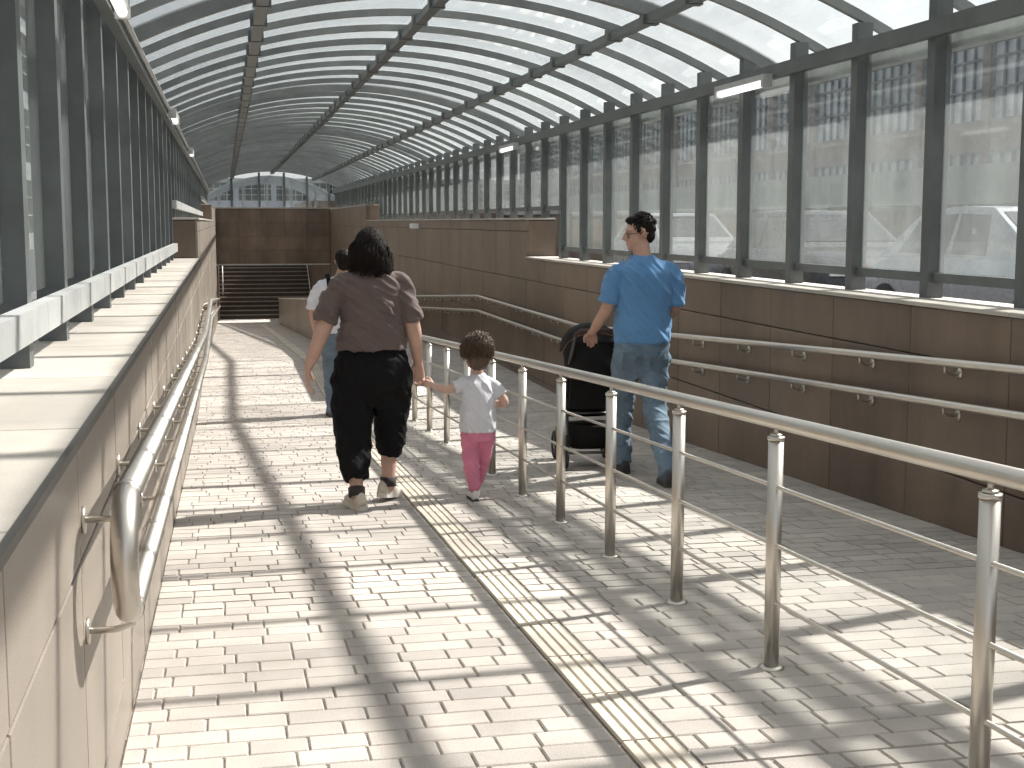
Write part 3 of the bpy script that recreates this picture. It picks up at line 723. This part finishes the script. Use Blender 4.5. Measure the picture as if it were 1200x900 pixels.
b = MB(); b.torso([(.93, 0, 0, .188, .14), (.96, 0, 0, .190, .142), (1.05, 0, 0, .188, .14), (1.18, 0, -.005, .186, .138), (1.30, 0, -.012, .196, .135), (1.40, 0, -.02, .198, .115), (1.46, 0, -.018, .14, .085), (1.495, 0, -.008, .085, .07), (1.51, 0, 0, .07, .062)])
b.limb([(-.11, -.015, 1.425), (-.180, -.02, 1.395), (-.220, -.02, 1.31), (-.240, -.008, 1.205)], [.046, .064, .066, .070], 16, True); b.limb([(.11, -.015, 1.425), (.180, -.02, 1.395), (.218, -.02, 1.31), (.232, -.002, 1.19)], [.046, .064, .066, .070], 16, True)
fuse(b, 'tee_shirt', M_btee, .008, 5, (.017, 6, 4, 6), man, 11)
b = MB(); b.torso([(.70, 0, .01, .10, .05), (.77, 0, .0, .150, .10), (.86, 0, 0, .180, .138), (.94, 0, 0, .178, .132), (.99, 0, 0, .170, .125)])
b.limb([(-.088, .01, .84), (-.082, .19, .50), (-.06, .26, .28), gm(mlf[0], mlf[1]-.06, .075)], [.108, .080, .068, .066], 16, True); b.limb([(.088, .0, .84), (.088, -.02, .50), (.08, -.24, .26), gm(mrf[0], mrf[1]-.06, .075)], [.108, .080, .070, .068], 16, True)
fuse(b, 'jeans', M_jean, .008, 9, (.016, 5, 7, 3), man, 4)
jn = [c_ for c_ in man.children if c_.name.startswith('jeans')][0]
from mathutils.bvhtree import BVHTree
bvh = BVHTree.FromPolygons([v.co for v in jn.data.vertices], [p.vertices[:] for p in jn.data.polygons])
for e in (-1, 1):
    s = MB(); P = []
    for j in range(6):
        for i in range(5):
            px, pz = e*.092 + (i-2)*.033*(1 - .12*(j < 2)), .745 + j*.026 - (.014 if (i == 2 and j == 0) else 0)
            hit = bvh.ray_cast(Vector((px, -1, pz)), Vector((0, 1, 0)))[0]; P.append((hit or Vector((px, -.1, pz))) + Vector((0, -.006, 0)))
    F = [(j*5+i, j*5+i+1, (j+1)*5+i+1, (j+1)*5+i) for j in range(5) for i in range(4)]
    s.add(P + [p_ + Vector((0, .012, 0)) for p_ in P], F + [tuple(q_+30 for q_ in reversed(f_)) for f_ in F] + [(i+1, i, i+30, i+31) for i in range(4)] + [(25+i, 26+i, 56+i, 55+i) for i in range(4)] + [(j*5, (j+1)*5, (j+1)*5+30, j*5+30) for j in range(5)] + [((j+1)*5+4, j*5+4, j*5+34, (j+1)*5+34) for j in range(5)])
    build(s, 'pocket', mat('denim_dark', (.095, .14, .185), .85, var=.3, nscale=9, world_pos=False, bump=.25, bscale=300), jn)
shoe(man, gm(*mlf), R(6), 0, .29, M_shod, M_soled); shoe(man, gm(*mrf), R(-8), R(-4), .29, M_shod, M_soled)
b = MB(); b.M = HM; b.ell((0, -.026, .036), (.082, .092, .088)); b.ell((0, -.062, -.02), (.066, .042, .055)); b.ell((0, .040, .084), (.055, .045, .026)); 
for e in (-1, 1): b.limb([(e*.074, .012, .05), (e*.078, .008, .01)], [.014, .009], 8)
hb = fuse(b, 'hair', M_hair, .007, 4, (.010, 30, 20, 0), man, 1); st = []; rr = random.Random(8)
for i in range(170):
    a = rr.uniform(-.9, math.pi+.9); ph = rr.uniform(.15, 1.5); d = Vector((math.cos(a)*math.cos(ph), -math.sin(a)*math.cos(ph), math.sin(ph)))
    p = Vector((d.x*.082, -.02+d.y*.094, .036+d.z*.088)); v = (d*.8+Vector((rr.uniform(-.6,.6), rr.uniform(-.6,.6), rr.uniform(-.1,.5)))).normalized()
    st.append([p, p+v*.012, p+v*.022+Vector((0,0,-.003))])
b2 = MB(); b2.M = HM; strands(b2, st, .005, 4); build(b2, 'strands', M_hair, hb, True)
gl = MB(); gl.M = HM
for e in (-1, 1):
    gl.tube([Vector((e*.034+.024*math.cos(t), .088 - abs(e*.034+.024*math.cos(t))*.12, -.014+.018*math.sin(t))) for t in [2*math.pi*k/16 for k in range(17)]], .0028, 6, False)
    gl.tube([(e*.060, .080, -.006), (e*.078, .04, -.002), (e*.084, -.02, .002)], .0026, 6)
gl.tube([(-.011, .088, -.010), (0, .091, -.007), (.011, .088, -.010)], .0026, 6)
go = build(gl, 'spectacles', M_frame, man, True)
ln = MB(); ln.M = HM
for e in (-1, 1): ln.add([(e*.034+.023*math.cos(t), .087-abs(e*.034+.023*math.cos(t))*.12, -.014+.017*math.sin(t)) for t in [2*math.pi*k/14 for k in range(14)]], [tuple(range(14))])
build(ln, 'lenses', M_lens, go)

# --- person in white further down
VX, VY = 1.13, 14.1; V0 = Vector((VX, VY, zf(VY)))
b = MB(); hc = Vector((.06, .02, 1.595)); head(b, hc, R(-10))
b.limb([(.0, 0, 1.38), (.03, 0, 1.46), (.05, .01, 1.54)], [.065, .055, .05])
b.torso([(.85, 0, 0, .16, .11), (1.1, 0, 0, .16, .11), (1.28, 0, 0, .17, .10), (1.35, 0, 0, .15, .085), (1.40, 0, 0, .08, .06)])
vl, vr = (-.09, -.08), (.08, .22)
b.limb([(-.085, 0, .87), (-.09, .04, .48), (vl[0], vl[1]-.05, .09)], [.085, .058, .04]); b.limb([(.085, 0, .87), (.085, .12, .48), (vr[0], vr[1]-.05, .09)], [.085, .058, .04])
vlw = Vector((-.235, .10, .86)); b.limb([(-.15, 0, 1.32), (-.24, -.01, 1.22), (-.27, .0, 1.08), vlw], [.042, .045, .042, .027]); hand(b, vlw, (.1, .25, -1), (1, 0, 0), -1, .6, .95)
vrw = Vector((.25, .12, .86)); b.limb([(.15, 0, 1.32), (.24, -.01, 1.22), (.27, .0, 1.08), vrw], [.042, .045, .042, .027]); hand(b, vrw, (-.1, .25, -1), (-1, 0, 0), 1, .6, .95)
vm = fuse(b, 'person', M_skin3, .008, 4); vm.location = V0; tag(vm, 'person in a white shirt and jeans further down, mostly hidden behind the plum tee', 'person')
b = MB(); b.torso([(.86, 0, 0, .195, .14), (1.0, 0, 0, .19, .14), (1.15, 0, 0, .19, .138), (1.28, 0, -.01, .20, .13), (1.37, 0, -.01, .19, .105), (1.42, 0, 0, .12, .08), (1.445, 0.01, 0, .07, .06)])
b.limb([(-.11, 0, 1.36), (-.185, -.01, 1.33), (-.245, -.01, 1.22), (-.275, 0, 1.10)], [.046, .062, .064, .068], 16, True); b.limb([(.11, 0, 1.36), (.185, -.01, 1.33), (.245, -.01, 1.22), (.275, 0, 1.10)], [.046, .062, .064, .068], 16, True)
fuse(b, 'shirt', M_wtee, .01, 7, (.013, 5, 6, 4), vm, 2)
b = MB(); b.torso([(.76, 0, 0, .165, .13), (.86, 0, 0, .18, .135), (.93, 0, 0, .17, .125)])
b.limb([(-.088, 0, .82), (-.09, .03, .48), (vl[0], vl[1]-.05, .07)], [.105, .078, .062]); b.limb([(.088, 0, .82), (.088, .11, .48), (vr[0], vr[1]-.05, .07)], [.105, .078, .062])
fuse(b, 'jeans', M_jean2, .01, 5, (.013, 5, 7, 3), vm, 9)
shoe(vm, (vl[0], vl[1], 0), R(8), 0, .28, M_shod, M_soled); shoe(vm, (vr[0], vr[1], 0), R(-8), 0, .28, M_shod, M_soled)
b = MB(); b.ell(hc+Vector((0, -.02, .03)), (.092, .10, .095)); b.ell(hc+Vector((0, -.06, -.03)), (.075, .05, .07)); fuse(b, 'hair', M_hair, .008, 4, (.009, 30, 12, 0), vm, 1)
t = thing('sling_bag', 'black sling bag strapped over the white shirt', 'bag', V0 + Vector((0,0,1.0)))
b = MB(); 
pth = [Vector((-.105, .10, .36)), Vector((-.115, .02, .455)), Vector((-.11, -.09, .42)), Vector((-.10, -.145, .32)), Vector((-.02, -.158, .10)), Vector((.10, -.15, -.05)), Vector((.19, -.07, -.12)), Vector((.20, .05, -.14))]
for p, qq in zip(pth[:-1], pth[1:]): b.bar(p, qq + (qq-p).normalized()*.006, .045, .008, (p+qq)/2 - Vector((0, 0, (p+qq).z/2)) + Vector((0,0,.2 if p.z > .3 else 0)))
build(b, 'strap', M_blk, t)
b = MB(); b.torso([(-.26, .16, .16, .11, .04), (-.24, .16, .16, .12, .05), (-.10, .16, .16, .12, .05), (-.08, .16, .16, .11, .04)], 20, 4); build(b, 'pouch', M_blk, t, True)

# --- pushchair
M_fab = mat('pushchair_fabric', (.012, .011, .011), .9, var=.25, nscale=9, world_pos=False, bump=.1, bscale=240, spec=.2); M_alu = mat('pushchair_frame', (.32, .32, .32), .35, metal=.8); M_rub = mat('black_rubber', (.018, .018, .018), .7); M_foam = mat('foam_grip', (.05, .025, .02), .8)
SXp, SYp = 2.565, 9.42; P0 = Vector((SXp, SYp, zf(SYp)))
t = thing('pushchair', 'black pushchair with a raised hood in front of the blue tee', 'pushchair', P0, (-math.atan(S1), 0, R(-5)))
s = MB()
for e in (-1, 1):
    s.tube([(e*.18, -.36, .98), (e*.19, -.10, .72), (e*.19, .02, .60), (e*.19, .26, .36), (e*.185, .52, .13)], .012, 10)
    s.tube([(e*.19, .05, .58), (e*.19, -.02, .40), (e*.19, -.08, .12)], .012, 10)
    s.tube([(e*.19, -.05, .25), (e*.19, .45, .20)], .010, 8)
s.tube([(-.215, -.08, .12), (.215, -.08, .12)], .011, 8); s.tube([(-.22, -.03, .40), (.22, -.03, .40)], .009, 8)
build(s, 'frame', mat('pushchair_tubes', (.10, .10, .10), .4, metal=.7), t, True)
for e in (-1, 1):
    s = MB(); s.tube([(e*.205, -.02, .44), (e*.205, -.055, .28), (e*.195, -.085, .13)], .014, 10); build(s, 'rear_strut', M_alu, t, True)
    s = MB(); s.tube([(e*.205, -.03, .40), (e*.205, .06, .27), (e*.20, .22, .20)], .010, 8); build(s, 'brace', M_alu, t, True)
    s = MB(); s.tube([(e*.222, .06, .70), (e*.236, .06, .70)], .035, 16); build(s, 'hood_hinge', M_alu, t, True)
s = MB(); s.tube([(-.18, -.355, .975), (-.15, -.39, 1.0), (.15, -.39, 1.0), (.18, -.355, .975)], .017, 12); build(s, 'handle', M_foam, t, True)
s = MB(); rings = []
for (yy, z, w, th) in ((.30, .36, .17, .03), (.22, .40, .185, .03), (.08, .44, .19, .035), (.0, .55, .19, .035), (-.06, .72, .185, .03), (-.11, .90, .17, .02)):
    rings.append([(w*math.copysign(abs(math.cos(a))**.5, math.cos(a)), yy+th*math.sin(a)*.8, z+th*math.sin(a)*.5) for a in [2*math.pi*k/16 for k in range(16)]])
s.rings(rings); build(s, 'seat', M_fab, t, True)
s = MB(); rings = []
for i in range(9):       # folding hood: a ribbed dome from the back over the top
    a = R(-8 + 122*i/8); ring = []
    for k in range(13):
        b_ = math.pi*k/12; rr_ = (.34 + (.010 if i % 2 else 0)) * max(.12, math.sin(b_))**.38
        ring.append(Vector((.215*math.cos(b_), .06 - rr_*math.cos(a)*.92, .70 + rr_*math.sin(a))))
    rings.append(ring)
vs = [v for r in rings for v in r]; n = 13
fs = [(i*n+k, i*n+k+1, (i+1)*n+k+1, (i+1)*n+k) for i in range(8) for k in range(12)]
inner = [v + (Vector((0, .06, .70)) - v)*.03 for v in vs]; m = len(vs)
fs2 = [tuple(reversed([q+m for q in f])) for f in fs]
rim = []
bd = [k for k in range(n)] + [i*n+n-1 for i in range(1, 9)] + [8*n+k for k in range(n-2, -1, -1)] + [i*n for i in range(7, 0, -1)]
for u, v in zip(bd, bd[1:]+bd[:1]): rim.append((v, u, u+m, v+m))
s.add(vs + inner, fs + fs2 + rim); hood = build(s, 'hood', M_fab, t, True)
for i in (0, 4, 8):
    s = MB(); s.tube([v + (v - Vector((0, .06, .70)))*.012 for v in rings[i]], .0055, 6); build(s, 'piping', mat('brown_piping', (.11, .06, .04), .7), hood, True)
s = MB(); s.add([(-.19,-.12,.44),(.19,-.12,.44),(.17,-.20,.92),(-.17,-.20,.92),(-.19,-.09,.44),(.19,-.09,.44),(.17,-.17,.92),(-.17,-.17,.92)],[(0,1,2,3),(7,6,5,4),(0,4,5,1),(1,5,6,2),(2,6,7,3),(3,7,4,0)]); build(s, 'back_flap', M_fab, t)
s = MB(); s.torso([(.14, 0, .16, .15, .20), (.17, 0, .16, .17, .23), (.30, 0, .15, .185, .24), (.31, 0, .15, .18, .235)], 20, 4); build(s, 'basket', M_fab, t, True)
s = MB(); s.tube([(-.20, .33, .66), (-.12, .45, .67), (.12, .45, .67), (.20, .33, .66)], .014, 10); build(s, 'bumper_bar', M_foam, t, True)
tyre = MB(); nr = 24
rg = [[Vector((0, math.cos(2*math.pi*k/nr)*(.088+.022*math.cos(2*math.pi*j/8)), math.sin(2*math.pi*k/nr)*(.088+.022*math.cos(2*math.pi*j/8)))) + Vector((.02*math.sin(2*math.pi*j/8),0,0)) for j in range(8)] for k in range(nr+1)]
tyre.rings(rg, False); tym = tyre.mesh('tyre', M_rub, True)
rim = MB().tube([(-.012,0,0),(.012,0,0)], .03, 12)
for k in range(5): a = 2*math.pi*k/5; rim.bar((0, .02*math.cos(a), .02*math.sin(a)), (0, .075*math.cos(a), .075*math.sin(a)), .012, .018, (1,0,0))
rim.tube([(-.014,0,0),(.014,0,0)], .014, 10); rm = rim.mesh('rim', M_alu, True)
for (wx, wy) in ((-.215, -.08), (.215, -.08), (-.19, .54), (.19, .54)):
    w = link('wheel', tym, t, (wx, wy, .112)); link('rim', rm, w)
    s = MB(); s.bar((wx*.93, wy, .13), (wx*.93, wy-.01, .25), .03, .02, (1,0,0)); build(s, 'wheel_fork', M_rub, t)

# ------------------------------------------------------------------ outside the glass
t = thing('concrete_barrier', 'long stone barrier with a pale concrete capping beam beyond the right-hand glass', 'barrier', (11, 25, 0))
for i in range(24):
    s = MB(); y0 = -14 + i*3; s.add([(-.3,y0+.01,0),(.3,y0+.01,0),(.3,y0+2.99,0),(-.3,y0+2.99,0),(-.22,y0+.01,1.54),(.22,y0+.01,1.54),(.22,y0+2.99,1.54),(-.22,y0+2.99,1.54)],
       [(0,3,2,1),(4,5,6,7),(0,1,5,4),(1,2,6,5),(2,3,7,6),(3,0,4,7)]); build(s, 'barrier_section', M_gran, t)
    s = MB(); s.box((-.36, y0+.006, 1.56), (.36, y0+2.994, 2.13)); build(s, 'capping_beam', M_conc, t)
def building(name, label, loc, rot, L, H, storeys, bays, mw, mf, mg):
    t = thing(name, label, 'building', loc, rot); fh = H/storeys; bw = L/bays
    s = MB(); s.box((.12, 0, 0), (9, L, H)); build(s, 'wall', mw, t)
    for k in range(storeys):
        s = MB(); s.box((0, 0, k*fh), (.119, L, k*fh+.75)); build(s, 'spandrel', mw, t)
    s = MB(); s.box((-.15, -.1, H), (9.1, L+.1, H+.35)); build(s, 'roof', mf, t)
    pier = MB().box((-.06, -.18, 0), (.118, .18, H)).mesh('pier', mw)
    for j in range(bays+1): link('pier', pier, t, (0, j*bw, 0))
    fm = MB(); a0, a1, z0, z1 = .2, bw-.2, .76, fh-.02; nc = max(3, round((a1-a0)/.5))
    for q in range(nc+1): yy = a0 + (a1-a0)*q/nc; fm.box((.0, yy-.03, z0), (.07, yy+.03, z1))
    for q in (0, .34, .67, 1): zz = z0 + (z1-z0)*q; fm.box((.005, a0, zz-.03), (.065, a1, zz+.03))
    fmm = fm.mesh('window', mf); pn = MB().box((.075, a0, z0), (.085, a1, z1)).mesh('pane', mg)
    for k in range(storeys):
        for j in range(bays):
            w = link('window', fmm, t, (0, j*bw, k*fh)); link('pane', pn, w)
    return t
M_wallr = mat('render_rose', (.27, .23, .22), .85, var=.2, blotch=.2); M_wallg = mat('render_grey', (.30, .31, .31), .85, var=.2, blotch=.25); M_dpane = mat('dark_pane', (.025, .03, .035), .25, var=.4, nscale=.8, spec=.3)
building('low_building', 'low blue-grey building far beyond the end of the ramp', (26, 118, 0), (0, 0, R(90)), 50, 4.6, 2, 16, mat('render_blue_grey', (.27, .30, .34), .8, var=.15), M_conc, M_dpane)
building('office_building', 'long building with rows of narrow glazed panes across the street to the right', (19, 4, 0), (0, 0, 0), 84, 6.2, 2, 24, M_wallr, mat('frame_grey_blue', (.16, .18, .20), .5), mat('sky_reflection_pane', (.42, .45, .50), .15, var=.5, nscale=.7, spec=.8))  # pale base colour of the panes paints in the reflected sky
building('sky_screen_block', 'grey block added beyond the left-hand glass to hide the bright sky', (-9, 92, 0), (0, 0, math.pi), 90, 9.9, 3, 24, M_wallg, M_conc, M_dpane)  # building added to block the bright sky behind the left panes
def car(loc, rz, paint, label):
    t = thing('parked_car', label, 'car', loc, (0, 0, rz), 'cars parked beyond the glass')
    pm_ = mat('car_paint_'+paint[0], paint[1], .28, var=.04, metal=.2); s = MB()
    prof = [(-2.15,.35,.55,.80),(-2.1,.28,.74,.86),(-1.6,.22,.90,.88),(-.9,.20,.95,.90),(.6,.20,.95,.90),(1.5,.22,.93,.88),(2.05,.28,.80,.84),(2.14,.35,.58,.78)]
    rings = []
    for (yy, z0, z1, w) in prof: rings.append([(-w*.94,yy,z0),(-w,yy,(z0+z1)/2),(-w*.95,yy,z1-.05),(-w*.80,yy,z1),(w*.80,yy,z1),(w*.95,yy,z1-.05),(w,yy,(z0+z1)/2),(w*.94,yy,z0)])
    s.rings(rings); build(s, 'body', pm_, t, True)
    cab = [(.74,1.80,.70,1.74,.97),(.76,1.45,.60,1.02,1.43),(.77,.3,.62,.25,1.47),(.77,-.45,.61,-.30,1.45),(.76,-1.25,.72,-1.2,.97)]
    s = MB(); s.rings([[(-wb,yb,.90),(wb,yb,.90),(wt,yt,zt),(-wt,yt,zt)] for (wb,yb,wt,yt,zt) in cab]); build(s, 'cabin', pm_, t)
    def lerp(p, q_, f): return tuple(p[i]+(q_[i]-p[i])*f for i in range(3))
    for e in (-1, 1):
        for (u, v) in ((1, 2), (2, 3)):
            A, B = cab[u], cab[v]; off = Vector((e*.006, 0, .002))
            lo0, lo1, hi0, hi1 = (e*A[0], A[1], .90), (e*B[0], B[1], .90), (e*A[2], A[3], A[4]), (e*B[2], B[3], B[4])
            P = [lerp(lerp(lo0, lo1, f), lerp(hi0, hi1, f), h) for (f, h) in ((.06,.12),(.94,.12),(.94,.86),(.06,.86))]
            s = MB(); s.add([Vector(p)+off for p in P] + [Vector(p)-off for p in P], [(0,1,2,3),(7,6,5,4),(0,4,5,1),(1,5,6,2),(2,6,7,3),(3,7,4,0)]); build(s, 'side_window', M_dpane, t)
    for (u, v, sy, nm) in ((0, 1, 1, 'rear_window'), (4, 3, -1, 'windscreen')):
        A, B = cab[u], cab[v]; P = [(-A[2]*.9, A[3], A[4]), (A[2]*.9, A[3], A[4]), (B[2]*.9, B[3], B[4]), (-B[2]*.9, B[3], B[4])]
        P = [lerp(P[0], P[3], .15), lerp(P[1], P[2], .15), lerp(P[1], P[2], .9), lerp(P[0], P[3], .9)]; off = Vector((0, sy*.004, .008))
        s = MB(); s.add([Vector(p)+off for p in P] + [Vector(p)-off for p in P], [(0,1,2,3),(7,6,5,4),(0,4,5,1),(1,5,6,2),(2,6,7,3),(3,7,4,0)]); build(s, nm, M_dpane, t)
    wm = MB().tube([(-.09,0,0),(-.1,0,0),(.1,0,0),(.09,0,0)], [.26,.31,.31,.26], 24).mesh('wheel', M_rub, True); hm = MB().tube([(-.104,0,0),(.104,0,0)], .19, 16).mesh('rim', M_alu, True)
    for wx in (-.80, .80):
        for wy in (-1.3, 1.35): w = link('wheel', wm, t, (wx, wy, .31)); link('rim', hm, w)
    for e in (-1, 1):
        s = MB(); s.box((e*.62-.14, -2.16, .62), (e*.62+.14, -2.08, .74)); build(s, 'headlight', M_white, t)
        s = MB(); s.box((e*.62-.14, 2.02, .66), (e*.62+.14, 2.13, .80)); build(s, 'tail_light', mat('tail_red', (.4, .02, .02), .3), t)
    return t
car((8.2, 12.9, 0), R(2), ('silver', (.30, .32, .35)), 'silver car parked beyond the right-hand glass, nearest the camera')
car((8.3, 18.3, 0), R(-1), ('dark', (.05, .055, .06)), 'dark car parked ahead of the silver one beyond the glass')
car((8.2, 24.3, 0), R(0), ('grey', (.22, .23, .24)), 'grey car parked farthest along beyond the right-hand glass')
# the canopy over the far stairs
t = thing('stair_canopy', 'small grey-framed glazed canopy beyond the far end of the ramp', 'canopy', (1.7, 52.6, 1.4))
M_bsteel = mat('painted_steel_pale', (.22, .25, .28), .5, var=.15)
def za2(x): return 2.93 - x*x*.13
fm = MB(); rings = []
for i in range(21):
    x = -2.6 + 5.2*i/20; rings.append([(x, yy, za2(x)+o-1.4) for (o, yy) in ((0,-.05),(0,.05),(.1,.05),(.1,-.05))])
fm.rings(rings); fmm = fm.mesh('arch', M_bsteel)
for k in range(8): link('arch', fmm, t, (0, k*1.2, 0))
for k in range(8):
    for e in (-1, 1): s = MB(); s.box((e*2.5-.05, k*1.2-.05, -1.4), (e*2.5+.05, k*1.2+.05, za2(2.5)-1.4)); build(s, 'post', M_bsteel, t)
for x in (-1.9, -1.0, -.1, .8, 1.7): s = MB(); s.box((x-.04, .06, -.75), (x+.04, .12, za2(x)-1.4)); build(s, 'mullion', M_bsteel, t)
s = MB(); s.box((-2.5, .0, -.85), (2.5, .14, -.72)); build(s, 'transom', M_bsteel, t)
for a in range(7):
    s = MB(); rings = []
    for i in range(11): x = -2.6 + 5.2*i/10; rings.append([(x, yy, za2(x)+o-1.4) for (o, yy) in ((.11,.01),(.11,1.19),(.12,1.19),(.12,.01))])
    s.rings(rings); o = build(s, 'roof_sheet', M_roof, t, loc=(0, a*1.2, 0))
